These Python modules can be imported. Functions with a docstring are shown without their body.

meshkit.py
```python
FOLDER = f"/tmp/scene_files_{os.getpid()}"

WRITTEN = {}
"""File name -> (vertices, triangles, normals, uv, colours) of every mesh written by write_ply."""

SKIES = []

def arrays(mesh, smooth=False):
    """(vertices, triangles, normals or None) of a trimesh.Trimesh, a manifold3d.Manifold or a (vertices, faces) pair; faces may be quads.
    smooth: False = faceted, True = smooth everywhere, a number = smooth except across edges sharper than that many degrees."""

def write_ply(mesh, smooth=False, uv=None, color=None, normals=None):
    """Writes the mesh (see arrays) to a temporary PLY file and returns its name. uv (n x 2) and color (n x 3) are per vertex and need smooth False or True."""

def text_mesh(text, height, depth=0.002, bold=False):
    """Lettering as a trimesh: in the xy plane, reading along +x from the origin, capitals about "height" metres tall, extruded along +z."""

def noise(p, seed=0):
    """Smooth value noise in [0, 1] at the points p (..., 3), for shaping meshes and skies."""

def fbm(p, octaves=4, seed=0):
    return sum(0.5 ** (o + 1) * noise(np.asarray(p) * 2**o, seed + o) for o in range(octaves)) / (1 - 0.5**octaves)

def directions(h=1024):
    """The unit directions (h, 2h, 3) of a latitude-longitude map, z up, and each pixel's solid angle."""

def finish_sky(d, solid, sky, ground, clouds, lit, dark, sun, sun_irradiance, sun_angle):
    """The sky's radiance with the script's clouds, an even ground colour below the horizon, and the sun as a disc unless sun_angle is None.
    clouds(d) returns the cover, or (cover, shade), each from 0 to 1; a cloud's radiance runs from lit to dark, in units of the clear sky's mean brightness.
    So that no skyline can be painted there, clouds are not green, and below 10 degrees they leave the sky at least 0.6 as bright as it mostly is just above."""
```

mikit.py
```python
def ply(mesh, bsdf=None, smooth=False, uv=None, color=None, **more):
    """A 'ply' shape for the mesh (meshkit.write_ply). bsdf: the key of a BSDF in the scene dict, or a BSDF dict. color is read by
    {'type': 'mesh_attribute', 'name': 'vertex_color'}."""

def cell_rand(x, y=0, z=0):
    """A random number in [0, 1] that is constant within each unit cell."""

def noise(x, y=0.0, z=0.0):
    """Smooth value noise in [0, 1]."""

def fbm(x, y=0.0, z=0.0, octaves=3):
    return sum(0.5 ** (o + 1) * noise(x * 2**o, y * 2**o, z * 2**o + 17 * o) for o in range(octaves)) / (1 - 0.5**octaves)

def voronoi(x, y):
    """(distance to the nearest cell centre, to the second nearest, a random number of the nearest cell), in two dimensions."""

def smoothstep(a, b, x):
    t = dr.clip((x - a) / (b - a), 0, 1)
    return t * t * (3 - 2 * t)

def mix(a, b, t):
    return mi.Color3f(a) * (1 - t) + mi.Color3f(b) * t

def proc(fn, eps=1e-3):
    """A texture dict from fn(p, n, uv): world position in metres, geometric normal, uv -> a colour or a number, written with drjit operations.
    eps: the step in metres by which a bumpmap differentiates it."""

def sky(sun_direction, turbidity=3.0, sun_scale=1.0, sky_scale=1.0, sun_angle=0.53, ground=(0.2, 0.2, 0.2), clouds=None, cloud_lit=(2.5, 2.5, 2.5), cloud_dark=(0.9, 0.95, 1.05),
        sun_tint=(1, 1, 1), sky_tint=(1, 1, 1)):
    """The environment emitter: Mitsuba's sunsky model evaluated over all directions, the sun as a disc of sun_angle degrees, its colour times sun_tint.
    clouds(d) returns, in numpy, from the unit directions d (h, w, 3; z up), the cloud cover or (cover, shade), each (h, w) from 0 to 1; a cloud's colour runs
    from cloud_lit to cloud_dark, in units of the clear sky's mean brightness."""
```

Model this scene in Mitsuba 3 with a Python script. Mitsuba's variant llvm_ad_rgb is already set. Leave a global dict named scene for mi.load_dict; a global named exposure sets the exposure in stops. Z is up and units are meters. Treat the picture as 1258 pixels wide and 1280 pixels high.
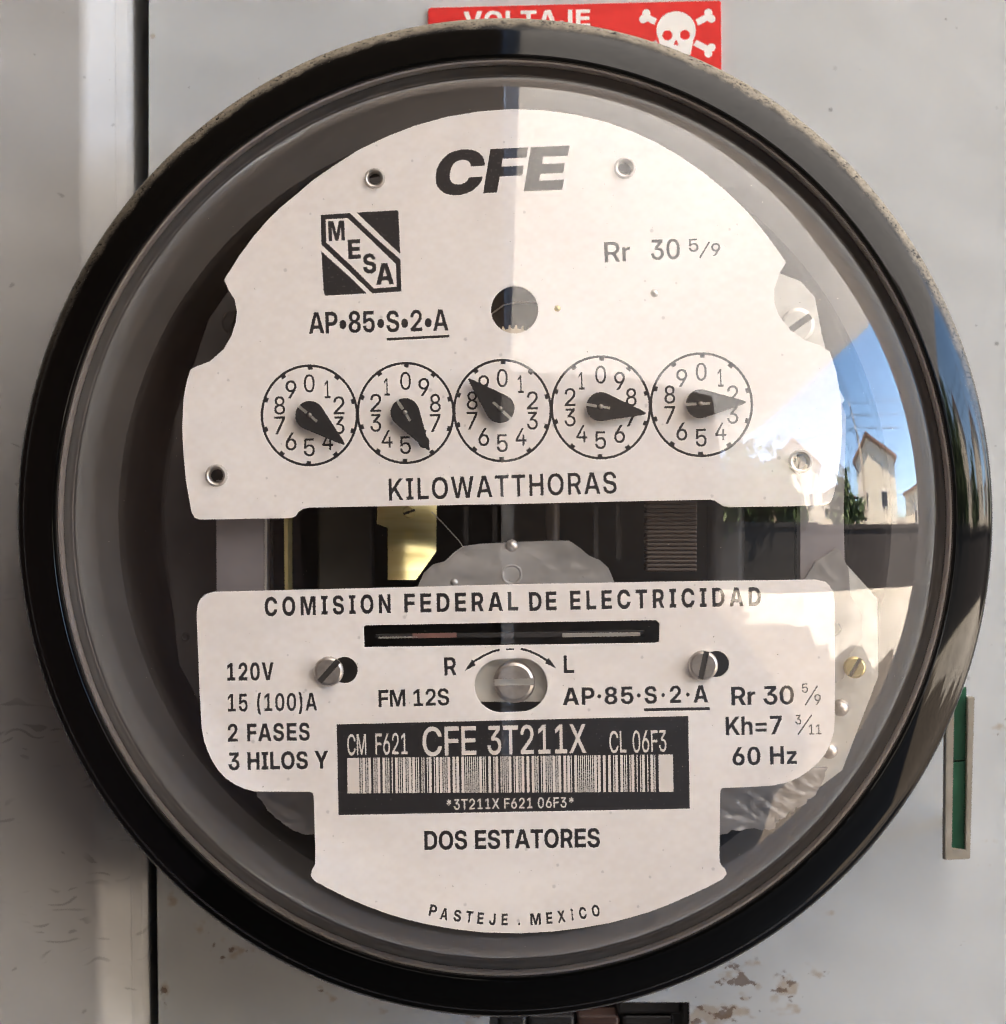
import glob, math, random
import numpy as np
import drjit as dr
import mitsuba as mi
import trimesh
import mikit
from mikit import noise, fbm, voronoi, smoothstep, mix, proc
from shapely import affinity, union_all
from shapely.geometry import Polygon, Point, LineString, box as sbox
from shapely.geometry.polygon import orient
import manifold3d as m3
from PIL import Image, ImageDraw, ImageFont

random.seed(7)
rng = np.random.default_rng(7)
T = mi.ScalarTransform4f

# ------------------------------------------------------------------ camera, sky, exposure
PW, PH, F = 1258, 1280, 3486.0          # photograph size and its focal length in pixels
CY, CZ = -0.5, 1.55                      # the lens stands half a metre in front of the meter's rim, 1.55 m up
scene, labels = {}, {}
scene['camera'] = {
    'type': 'thinlens', 'aperture_radius': 0.0012, 'focus_distance': 0.480, 'fov_axis': 'x', 'fov': math.degrees(2 * math.atan(PW / 2 / F)),
    'near_clip': 0.01, 'far_clip': 500.0,
    'to_world': T().look_at(origin=[0, CY, CZ], target=[0, 0, CZ], up=[0, 0, 1]),
}
scene['sky_light'] = mikit.sky((-0.27, 0.22, 0.94), turbidity=3, sky_tint=(1.0, 0.99, 0.96), ground=(0.25, 0.23, 0.2))
exposure = 5.6

# ------------------------------------------------------------------ materials
def rgb(*c):
    return {'type': 'rgb', 'value': list(c)}

def mat(key, d, two=True):
    scene[key] = {'type': 'twosided', 'bsdf': d} if two else d
    return key

def principled(c, rough, metal=0.0, spec=0.5, **k):
    return {'type': 'principled', 'base_color': c if isinstance(c, dict) else rgb(*c), 'roughness': rough, 'metallic': metal, 'specular': spec, **k}

def bumped(bsdf, fn, scale, eps=2e-4):
    return {'type': 'bumpmap', 'arbitrary': proc(fn, eps), 'scale': scale, 'bsdf': bsdf}

def dots(x, z, k):
    d, _, w = voronoi(x * k, z * k)
    return smoothstep(0.16, 0.06, d / (0.10 + (w - 0.9) * 10 * 0.9)) * dr.select(w > 0.90, 1.0, 0.0)

def enamel(p, n, uv):
    a = smoothstep(0.25, 0.75, 0.6 * fbm(p.x * 45, p.y * 45, p.z * 45) + 0.4 * fbm(p.x * 900, p.y * 900, p.z * 900, 2))
    s = dots(p.x, p.z, 330)
    return mix((0.85, 0.805, 0.77), (0.79, 0.735, 0.69), a) * (1 - 0.22 * s)

def ink(p, n, uv):
    a = noise(p.x * 2500, p.y * 300, p.z * 2500)
    return mix((0.018, 0.016, 0.017), (0.05, 0.045, 0.045), smoothstep(0.75, 1.0, a))

def cast_metal(p, n, uv):
    a = fbm(p.x * 260, p.y * 260, p.z * 260)
    b = smoothstep(0.45, 0.7, noise(p.x * 90, p.y * 90, p.z * 90 + 4))
    return mix((0.36, 0.345, 0.33), (0.56, 0.54, 0.52), a) * (1 - 0.3 * b)

def cast_relief(p, n, uv):
    return fbm(p.x * 500, p.y * 500, p.z * 500, 2)

def foil_relief(p, n, uv):
    return fbm(p.x * 600 + 2 * noise(p.z * 300), p.y * 400, p.z * 700, 2)

def cabinet_paint(p, n, uv):
    """grey enamel on steel: faint mottling, a few dents' smudges, rust flecks in the patches seen in the photograph"""
    base = mix((0.455, 0.467, 0.472), (0.515, 0.528, 0.53), fbm(p.x * 25, 1.0, p.z * 25))
    speck = dots(p.x, p.z, 260) * smoothstep(0.50, 0.70, noise(p.x * 70 + 5, 0.0, p.z * 70))
    base = base * (1 - 0.45 * speck)
    m = mi.Float(0)
    for (x, z, sx, sz, w) in RUST:
        m = dr.maximum(m, w * dr.exp(-(dr.square((p.x - x) / sx) + dr.square((p.z - z) / sz))))
    grain = fbm(p.x * 620, 5.0, p.z * 620, 3)
    stain = smoothstep(0.80, 1.02, m * 0.62 + fbm(p.x * 420, 8.0, p.z * 420, 3) * 0.72)
    pit = smoothstep(0.93, 1.01, m * 0.60 + grain * 0.75)
    c = mix(base, mix((0.40, 0.31, 0.19), (0.26, 0.15, 0.07), grain), stain * 0.55)
    return mix(c, (0.12, 0.066, 0.036), pit * 0.75)

def paint_relief(p, n, uv):
    return fbm(p.x * 55, p.y * 55, p.z * 75, 2) + 0.05 * fbm(p.x * 700, p.y * 700, p.z * 700, 2)

def dented_paint(p, n, uv):
    base = mix((0.41, 0.408, 0.40), (0.47, 0.467, 0.46), fbm(p.x * 30, p.y * 30, p.z * 30))
    q = p.z + 0.0030 * noise(p.x * 260, 1.0, p.z * 260)
    crack = smoothstep(0.72, 0.84, noise(p.x * 330, 3.0, q * 1300)) * smoothstep(0.55, 0.75, noise(p.x * 95 + 3, 7.0, p.z * 120)) * smoothstep(1.54, 1.52, p.z)
    speck = dots(p.x + .003 * noise(p.z * 900), p.z, 230)
    return base * (1 - 0.28 * crack) * (1 - 0.3 * speck)

def black_paint(p, n, uv):
    """black enamel; grit lies in a band along the upper outer shoulder"""
    dx, dz = p.x - RX, (p.z - RZ) / SZ
    r = dr.sqrt(dx * dx + dz * dz)
    ang = dr.atan2(dz, dx)
    where = smoothstep(0.0853, 0.0867, r + 0.0012 * (fbm(ang * 30, r * 400) - 0.5)) * smoothstep(0.0, 0.7, ang) * smoothstep(3.05, 1.9, ang)
    grit = smoothstep(0.18, 0.5, noise(p.x * 3200, p.y * 3200, p.z * 3200) * 0.6 + fbm(p.x * 900, p.y * 900, p.z * 900, 2) * 0.4)
    tone = noise(p.x * 2600 + 31, p.y * 2600, p.z * 2600)
    return mix((0.0025, 0.0025, 0.0025), mix((0.19, 0.165, 0.125), (0.34, 0.295, 0.23), tone), where * grit * 0.92)

def black_rough(p, n, uv):
    dx, dz = p.x - RX, (p.z - RZ) / SZ
    r = dr.sqrt(dx * dx + dz * dz)
    ang = dr.atan2(dz, dx)
    where = smoothstep(0.0846, 0.0862, r) * smoothstep(0.0, 0.7, ang) * smoothstep(3.05, 1.9, ang)
    return 0.05 + 0.6 * where

def plaster(a, b, s):
    return lambda p, n, uv: mix(a, b, fbm(p.x * s, p.y * s, p.z * s))

# ------------------------------------------------------------------ pixel <-> place helpers (all planes are parallel to the picture)
def scale(y):
    return (y - CY) / F
def PX(u, y):
    return (u - PW / 2) * scale(y)
def PZ(v, y):
    return CZ - (v - PH / 2) * scale(y)
def P(u, v, y):
    return np.array([PX(u, y), y, PZ(v, y)])
def poly(pts, y):
    return Polygon([(PX(u, y), PZ(v, y)) for u, v in pts]).buffer(0)
def disc(u, v, r, y, n=48):
    return Point(PX(u, y), PZ(v, y)).buffer(r * scale(y), quad_segs=n // 4)
def oval(u, v, rx, rz, y, n=64):
    return affinity.scale(disc(u, v, 1, y, n), rx, rz)

RX, RZ, SZ = PX(631.5, 0), PZ(647, 0), 1.0245   # the meter's axis, and the slight upright stretch of its rim

def geoms(g):
    return [x for x in getattr(g, 'geoms', [g]) if x.geom_type == 'Polygon' and x.area > 1e-11]

def upright(m):
    """xy drawing extruded along z -> upright sheet facing the camera (-y)"""
    v = np.asarray(m.vertices)
    return trimesh.Trimesh(np.stack([v[:, 0], -v[:, 2], v[:, 1]], 1), m.faces, process=False)

def slab(shape, y, depth):
    """prism between y (its back) and y - depth (its front)"""
    ms = [trimesh.creation.extrude_polygon(g, depth, engine='earcut') for g in geoms(shape)]
    m = upright(trimesh.util.concatenate(ms))
    m.vertices[:, 1] += y
    return m

def plate_mesh(shape, front, depth, edge=0.00018):
    """a sheet-metal plate whose front edges are rolled in two little steps"""
    return cat([slab(shape, front + depth, depth - 2 * edge), slab(shape.buffer(-edge * 0.35), front + 2 * edge, edge), slab(shape.buffer(-edge * 1.1), front + edge, edge)])

def cat(ms):
    return trimesh.util.concatenate(ms)

def revolve(profile, sections=160, sz=1.0, at=(0, 0, 0)):
    """profile of (r, y) pairs turned about the meter's axis (y)"""
    m = trimesh.creation.revolve(np.array([(r, -y) for r, y in profile], float), sections=sections)
    m = upright(m)
    m.vertices[:, 2] *= sz
    m.vertices += np.array(at, float)
    return m

def bx(x0, x1, y0, y1, z0, z1):
    m = trimesh.creation.box([x1 - x0, y1 - y0, z1 - z0])
    m.apply_translation([(x0 + x1) / 2, (y0 + y1) / 2, (z0 + z1) / 2])
    return m

def rbox(x0, x1, y0, y1, z0, z1, r):
    s = m3.Manifold.batch_hull([m3.Manifold.sphere(r, 12).translate((x, y, z)) for x in (x0 + r, x1 - r) for y in (y0 + r, y1 - r) for z in (z0 + r, z1 - r)])
    return man(s)

def man(s):
    a = s.to_mesh()
    return trimesh.Trimesh(np.array(a.vert_properties[:, :3]), np.array(a.tri_verts), process=False)

def numbered(key):
    if key not in scene and key not in labels:
        return key
    k = 1
    while f'{key}_{k:03d}' in scene or f'{key}_{k:03d}' in labels:
        k += 1
    return f'{key}_{k:03d}'

def obj(name, mesh, m, parent=None, smooth=False, label=None, category=None, group=None, kind=None, **more):
    key = numbered((parent + '__' if parent else '') + name)
    scene[key] = mikit.ply(mesh, m, smooth, **more)
    d = {k: v for k, v in dict(label=label, category=category, group=group, kind=kind).items() if v}
    if d:
        labels[key] = d
    return key

def thing(name, label, category, group=None):
    key = numbered(name)
    labels[key] = {'label': label, 'category': category, **({'group': group} if group else {})}
    return key

def screw(name, u, v, r, y, ang, m, parent, hgt=0.0016, slot=0.2):
    q = r * scale(y)
    body = m3.Manifold.revolve(m3.CrossSection([[(0, 0), (q, 0), (q, hgt * .72), (q * .93, hgt * .9), (q * .8, hgt), (0, hgt)]]), 40)
    cut = m3.Manifold.cube((q * 3, q * slot * 2, hgt), True).translate((0, 0, hgt * 0.85)).rotate((0, 0, ang))
    s = upright(man(body - cut))
    s.vertices += P(u, v, y)
    key = obj(name, s, m, parent)
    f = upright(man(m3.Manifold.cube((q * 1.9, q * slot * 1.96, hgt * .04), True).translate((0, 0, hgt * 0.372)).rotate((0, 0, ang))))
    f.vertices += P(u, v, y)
    obj('slot', f, 'bright_rotor' if name == 'adjuster_screw' else 'dark_iron', key)  # slot floors tinted: dark for shade, bright for the adjuster's glint
    return key

# ------------------------------------------------------------------ lettering
FONT = glob.glob('/opt/blender-*/*/datafiles/fonts/Inter.woff2')[0]
_fonts, _glyphs = {}, {}
CAP = 0.727
def glyph(ch, weight):
    """(outline in cap heights, advance in cap heights)"""
    if (ch, weight) in _glyphs:
        return _glyphs[ch, weight]
    if weight not in _fonts:
        f = ImageFont.truetype(FONT, 150)
        f.set_variation_by_axes([32, weight])
        _fonts[weight] = f
    f = _fonts[weight]
    adv = f.getlength(ch)
    x0, y0, x1, y1 = f.getbbox(ch, anchor='ls')
    cap = 150 * CAP
    if x1 <= x0 or ch == ' ':
        _glyphs[ch, weight] = (None, adv / cap)
        return _glyphs[ch, weight]
    im = Image.new('L', (x1 - x0 + 8, y1 - y0 + 8))
    ImageDraw.Draw(im).text((4 - x0, 4 - y0), ch, 255, f, anchor='ls')
    on = np.pad(np.asarray(im) > 127, ((0, 0), (1, 1))).astype(np.int8)
    rows, starts = np.nonzero(np.diff(on, axis=1) == 1)
    ends = np.nonzero(np.diff(on, axis=1) == -1)[1]
    g = union_all([sbox(s, -r - 1, e, -r) for r, s, e in zip(rows, starts, ends)]).buffer(1.0).buffer(-1.0).simplify(0.8)
    g = affinity.affine_transform(g, [1 / cap, 0, 0, 1 / cap, (x0 - 4) / cap, (4 - y0) / cap])
    _glyphs[ch, weight] = (g, adv / cap)
    return _glyphs[ch, weight]

def text(s, u0, v0, u1, v1, h, y, weight=500, track=0.0, bolden=0.0, slant=0.0):
    """lettering whose baseline runs from pixel (u0, v0) to (u1, v1), capitals h pixels tall, squeezed to that width; returns one outline"""
    pen, parts = 0.0, []
    for ch in s:
        g, adv = glyph(ch, weight)
        if g is not None:
            parts.append(affinity.translate(g, pen))
        pen += adv + track
    a = union_all(parts)
    b = a.bounds
    L = math.hypot(u1 - u0, v1 - v0)
    k, ang, q = L / (b[2] - b[0]), math.atan2(-(v1 - v0), u1 - u0), scale(y)
    a = affinity.translate(a, -b[0], 0)
    a = affinity.affine_transform(a, [k * q, slant * h * q, 0, h * q, 0, 0])
    if bolden:
        a = a.buffer(bolden * q, join_style='mitre')
    a = affinity.rotate(a, ang, origin=(0, 0), use_radians=True)
    return affinity.translate(a, PX(u0, y), PZ(v0, y))

def stroke(pts, w, y, cap='flat'):
    return LineString([(PX(u, y), PZ(v, y)) for u, v in pts]).buffer(w / 2 * scale(y), cap_style=cap)

PRINT = 0.00012
def printed(name, shape, y, m, parent, **k):
    """ink a tenth of a millimetre thick on a plate whose front is at y"""
    return obj(name, slab(shape, y, PRINT), m, parent, **k)

# ------------------------------------------------------------------ the materials themselves
y_panel = 0.045
RUST = [(PX(u, y_panel), PZ(v, y_panel), a * scale(y_panel), b * scale(y_panel), w) for u, v, a, b, w in (
    (925, 1225, 46, 40, 1.0), (980, 1238, 26, 40, 1.0), (895, 1268, 60, 22, 1.0), (1020, 1215, 40, 26, .72), (1040, 1140, 30, 14, .62), (590, 1274, 26, 14, 1.0),
    (1250, 910, 24, 18, .85), (1200, 1185, 18, 16, .7), (1235, 1050, 30, 60, .55), (285, 1190, 60, 34, .72), (215, 1120, 12, 60, .8), (206, 1240, 10, 40, .85),
    (330, 1215, 40, 20, .62), (405, 1245, 40, 22, .62), (260, 1160, 24, 26, .8), (870, 1275, 20, 26, 1.0), (1000, 1260, 30, 16, .7), (1140, 1115, 22, 12, .5), (470, 1262, 40, 20, .55), (192, 45, 5, 5, 1.0))]
mat('white_enamel', principled(proc(enamel), 0.42, spec=0.4))
mat('black_ink', principled(proc(ink), 0.5, spec=0.35))
mat('pale_ink', principled((0.70, 0.64, 0.59), 0.5, spec=0.35))
mat('rim_black', {'type': 'principled', 'base_color': proc(black_paint), 'roughness': proc(black_rough), 'specular': 0.32})
scene['clear_glass'] = {'type': 'thindielectric', 'int_ior': 1.46}
mat('gasket_brown', principled((0.26, 0.225, 0.205), 0.4))
mat('base_grey', principled(plaster and proc(plaster((0.048, 0.043, 0.039), (0.072, 0.065, 0.06), 70)), 0.55))
mat('dark_iron', principled(proc(plaster((0.03, 0.027, 0.026), (0.06, 0.055, 0.052), 120)), 0.5))
mat('cast_aluminium', bumped(principled(proc(cast_metal), 0.45, metal=0.75), cast_relief, 0.00022))
mat('rough_casting', bumped(principled((0.36, 0.35, 0.35), 0.42, metal=0.8), foil_relief, 0.00055))
mat('pale_zinc', bumped(principled((0.62, 0.60, 0.55), 0.42, metal=0.6), cast_relief, 0.00018))
mat('screw_steel', principled(proc(lambda p, n, uv: mix((0.40, 0.36, 0.33), (0.62, 0.58, 0.54), fbm(p.x * 900, p.y * 900, p.z * 900))), 0.33, metal=0.9))
mat('brass', principled(proc(lambda p, n, uv: mix((0.50, 0.40, 0.16), (0.66, 0.56, 0.28), fbm(p.x * 300, p.y * 300, p.z * 500))), 0.35, metal=0.9))
mat('bright_brass', principled(proc(lambda p, n, uv: mix((0.62, 0.52, 0.20), (0.80, 0.72, 0.42), fbm(p.x * 120, p.y * 120, p.z * 900))), 0.24, metal=0.85))
mat('copper_brown', principled((0.045, 0.028, 0.020), 0.45))
mat('plated_steel', principled(proc(plaster((0.27, 0.245, 0.25), (0.36, 0.33, 0.335), 150)), 0.42, metal=0.6))
mat('brown_coil', principled((0.055, 0.04, 0.032), 0.45))
mat('bright_rotor', principled((0.78, 0.76, 0.72), 0.25, metal=0.9))
mat('red_mark', principled((0.33, 0.17, 0.14), 0.5))
mat('gear_plastic', principled((0.72, 0.62, 0.47), 0.5))
mat('eyelet_metal', principled((0.50, 0.47, 0.43), 0.35, metal=0.8))
mat('pointer_black', principled((0.022, 0.020, 0.020), 0.36))
mat('cabinet_grey', bumped(principled(proc(cabinet_paint), 0.5, spec=0.35), paint_relief, 0.0007))
mat('dented_grey', bumped(principled(proc(dented_paint), 0.42, spec=0.4), paint_relief, 0.0010))
mat('sign_red', principled(proc(lambda p, n, uv: mix((0.66, 0.022, 0.020), (0.72, 0.035, 0.028), fbm(p.x * 200, 0, p.z * 200))), 0.35))
mat('sign_white', principled((0.82, 0.79, 0.76), 0.4))
mat('worn_frame', principled(proc(lambda p, n, uv: mix((0.20, 0.17, 0.13), (0.33, 0.30, 0.25), fbm(p.x * 350, p.y * 350, p.z * 200))), 0.6))
mat('green_plastic', principled(proc(lambda p, n, uv: mix((0.010, 0.065, 0.034), (0.028, 0.115, 0.066), fbm(p.x * 300, p.y * 200, p.z * 200))), 0.3))
mat('breaker_dark', principled((0.03, 0.028, 0.028), 0.35))
mat('breaker_brown', principled((0.085, 0.045, 0.035), 0.4))
# ------------------------------------------------------------------ the electricity meter
M = thing('electric_meter', 'round glass-domed electricity meter with black rim and five kilowatt-hour dials', 'meter')

# rim: black enamelled ring, its flank running back to the cabinet
rim_profile = [(0.0797, 0.012), (0.0797, -0.0035), (0.0800, -0.0047), (0.0804, -0.0050)]
for k in range(1, 17):
    a = math.radians(12 + 34 * k / 16)
    r_, y_ = rim_profile[-1]
    rim_profile.append((r_ + 0.0061 / 16, y_ + 0.0061 / 16 * math.tan(a)))
r1, y1 = rim_profile[-1]
for k in range(1, 7):
    a = math.radians(46 + 44 * k / 6)
    rim_profile.append((r1 + 0.0010 * math.sin(math.pi / 2 * k / 6), y1 + 0.0020 * (1 - math.cos(math.pi / 2 * k / 6))))
rim_profile += [(r1 + 0.0010, y1 + 0.006), (r1 + 0.0004, y1 + 0.0085), (0.0845, y1 + 0.011), (0.0845, y_panel)]
obj('rim', revolve(rim_profile, 256, SZ, (RX, 0, RZ)), 'rim_black', M, smooth=50)
# thin bright gasket edge between rim and glass
obj('gasket', revolve([(0.0791, 0.001), (0.0791, -0.0030), (0.0793, -0.0036), (0.0796, -0.0036), (0.0798, -0.0030)], 256, SZ, (RX, 0, RZ)), 'gasket_brown', M, smooth=40)

# glass cover: slope of the outer surface at each radius (mm, degrees), integrated
knots_r = [0, 23, 30, 45, 55, 63, 69, 72.5, 74.2, 75.2]
knots_t = [0, 10, 13, 21, 31, 40, 44, 48, 64, 78]
rs = np.concatenate([np.linspace(0, 70, 70), np.linspace(70.3, 75.2, 20)])
th = np.interp(rs, knots_r, knots_t)
h = -np.concatenate([[0], np.cumsum(np.tan(np.radians((th[1:] + th[:-1]) / 2)) * np.diff(rs))])
prof = list(zip(rs, h))
r0, h0 = prof[-1]
for k in range(1, 9):
    prof.append((r0 + 2.7 * k / 8, h0 - 2.7 * math.tan(math.radians(78)) * k / 8))
r0, h0 = prof[-1]
R = 1.8
for k in range(1, 13):
    a = math.radians(78 * (1 - k / 12))
    prof.append((r0 + R * (math.sin(math.radians(78)) - math.sin(a)), h0 - R * (math.cos(a) - math.cos(math.radians(78)))))
prof.append((79.3, prof[-1][1]))
top = -prof[-1][1]
glass = [(r / 1000, -(hh + top) / 1000 - 0.0005) for r, hh in prof]
print('dome', glass[0], glass[-1], glass[-14])
obj('glass_cover', revolve(glass[::-1], 256, SZ, (RX, 0, RZ)), 'clear_glass', M, smooth=True)

# base and the dark works behind the plates
obj('base', revolve([(0.0, 0.036), (0.066, 0.036), (0.0672, 0.034), (0.068, 0.002), (0.0692, 0.0), (0.0790, 0.0), (0.0790, 0.038), (0.0, 0.038)][::-1], 160, SZ, (RX, 0, RZ)), 'base_grey', M, smooth=30)
fr = -0.002
obj('frame', slab(poly([(205, 640), (222, 520), (262, 400), (330, 300), (430, 230), (640, 190), (860, 230), (960, 310), (1010, 420), (1040, 560), (1045, 700), (1040, 860), (985, 985), (900, 1025), (640, 1080), (390, 1025), (290, 950), (225, 830)], fr).buffer(0.002).buffer(-0.002).difference(poly([(338, 625), (998, 625), (998, 815), (338, 815)], fr)), 0.006, 0.008), 'dark_iron', M)

yd, yn = -0.0195, -0.0215     # fronts of the dial plate and the name plate
# --- cast frame pieces seen round the plates
yc = -0.012
obj('post', slab(poly([(271, 600), (335, 600), (334, 770), (272, 770)], yc), yc + 0.006, 0.006), 'plated_steel', M)
obj('edge_strip', slab(poly([(331.5, 600), (334.5, 600), (334, 770), (331.5, 770)], yc - .0004), yc - .0001, 0.0003), 'bright_rotor', M)
obj('edge_strip', slab(poly([(355, 600), (360.5, 600), (361, 770), (357, 770)], yc), yc + 0.010, 0.010), 'brass', M)
obj('post', slab(poly([(1000, 560), (1050, 500), (1057, 520), (1054, 640), (1055, 700), (1040, 780), (1000, 780)], yc), yc + 0.006, 0.006), 'plated_steel', M)
obj('bracket', slab(poly([(1040, 690), (1058, 706), (1096, 748), (1097, 845), (1052, 962), (1015, 990), (1000, 900)], yc + .002), yc + 0.007, 0.005), 'pale_zinc', M)
obj('bracket', slab(poly([(1000, 742), (1022, 705), (1045, 690), (1056, 712), (1058, 745), (1072, 768), (1073, 796), (1058, 815), (1050, 845), (1020, 860)], yc - .001).buffer(0.0006).difference(disc(1043, 786, 8, yc - .001)), yc, 0.001), 'cast_aluminium', M)
obj('bracket', slab(poly([(968, 340), (1000, 352), (1018, 372), (1027, 420), (1040, 470), (1055, 500), (1020, 560), (960, 460)], yc), yc + 0.004, 0.004), 'pale_zinc', M)
def blob_arc(pts, r, seed):
    g = np.random.default_rng(seed)
    return [(u + g.normal(0, r), v + g.normal(0, r)) for u, v in pts]
def densify(pts, n=6):
    out = []
    for a, b in zip(pts, pts[1:] + pts[:1]):
        out += [(a[0] + (b[0] - a[0]) * t / n, a[1] + (b[1] - a[1]) * t / n) for t in range(n)]
    return out
obj('casting', slab(poly(blob_arc(densify([(890, 960), (1035, 960), (1020, 990), (1000, 1008), (975, 1022), (966, 1036), (940, 1036), (890, 1042)]), 1.4, 3), yc), yc + 0.006, 0.006), 'rough_casting', M)
obj('casting', slab(poly(blob_arc(densify([(300, 960), (410, 960), (410, 1044), (372, 1040), (350, 1026), (330, 1004), (318, 985)]), 1.0, 4), yc), yc + 0.006, 0.006), 'rough_casting', M)
# --- things in the gap between the plates
bp = slab(poly([(470, 600), (545, 600), (545, 690), (520, 725), (485, 725), (484, 660), (470, 655)], -0.009), -0.006, 0.0010)
for _ in range(4):
    bp = bp.subdivide()
t_ = (bp.vertices[:, 2] - PZ(695, -0.009)) / 0.010
bp.vertices[:, 1] += 0.0032 * t_ * np.abs(t_) + 0.0016 * t_ + 0.0010 * ((bp.vertices[:, 0] - PX(505, -0.009)) / 0.005) ** 2
BPK = obj('brass_plate', bp, 'bright_brass', M, smooth=40)
screw('screw', 512, 640, 8, -0.0085, 20, 'brass', M)
obj('wire', slab(stroke([(540, 640), (552, 652), (574, 676), (590, 700)], 1.2, -0.010), -0.009, 0.0004), 'screw_steel', M)
obj('core', rbox(PX(392, -.009), PX(462, -.009), 0.002, 0.012, PZ(770, -.009), PZ(610, -.009), 0.0006), 'dark_iron', M, smooth=40)
cyl = trimesh.creation.cylinder(8.5 * scale(-.008), 0.022, sections=28)
cyl.vertices += P(691, 670, -.007)
obj('spindle', cyl, 'brown_coil', M, smooth=40)
for i in range(20):
    ring = rbox(PX(806, -.008), PX(869, -.008), -0.0125, -0.0040, PZ(714 - 5.2 * i, -.008), PZ(709.0 - 5.2 * i, -.008), 0.0003)
    obj('winding', ring, 'copper_brown', M, smooth=50)
obj('coil', rbox(PX(884, -.006), PX(930, -.006), -0.008, -0.003, PZ(760, -.006), PZ(600, -.006), 0.0015), 'dark_iron', M, smooth=40)
for u in (580, 616, 742, 770):
    obj('lead', bx(PX(u, -.005), PX(u + 6, -.005), -0.0056, -0.0044, PZ(700, -.005), PZ(600, -.005)), 'dark_iron', M)
ym = -0.0145
mag_pts = [(520, 770), (523, 732), (530, 716), (541, 706), (556, 702), (566, 692), (578, 683), (600, 680), (640, 678), (690, 676), (712, 676), (724, 684), (737, 695), (750, 700), (761, 710), (768, 727), (772, 770)]
mag = poly(mag_pts, ym)
obj('magnet_cover', cat([slab(mag, ym + 0.006, 0.005), slab(mag.buffer(-0.0006), ym + 0.001, 0.0006), slab(mag.buffer(-0.0011), ym + 0.0004, 0.0004)]), 'cast_aluminium', M)
def dome_button(u, v, r, y, hgt):
    q = r * scale(y)
    return revolve([(0, -hgt), (q * .5, -hgt * .87), (q * .85, -hgt * .5), (q, 0)][::-1], 24, 1, (PX(u, y), y, PZ(v, y)))
obj('rivet', dome_button(640, 682, 8, ym, 0.0008), 'screw_steel', M, smooth=60)
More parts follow.
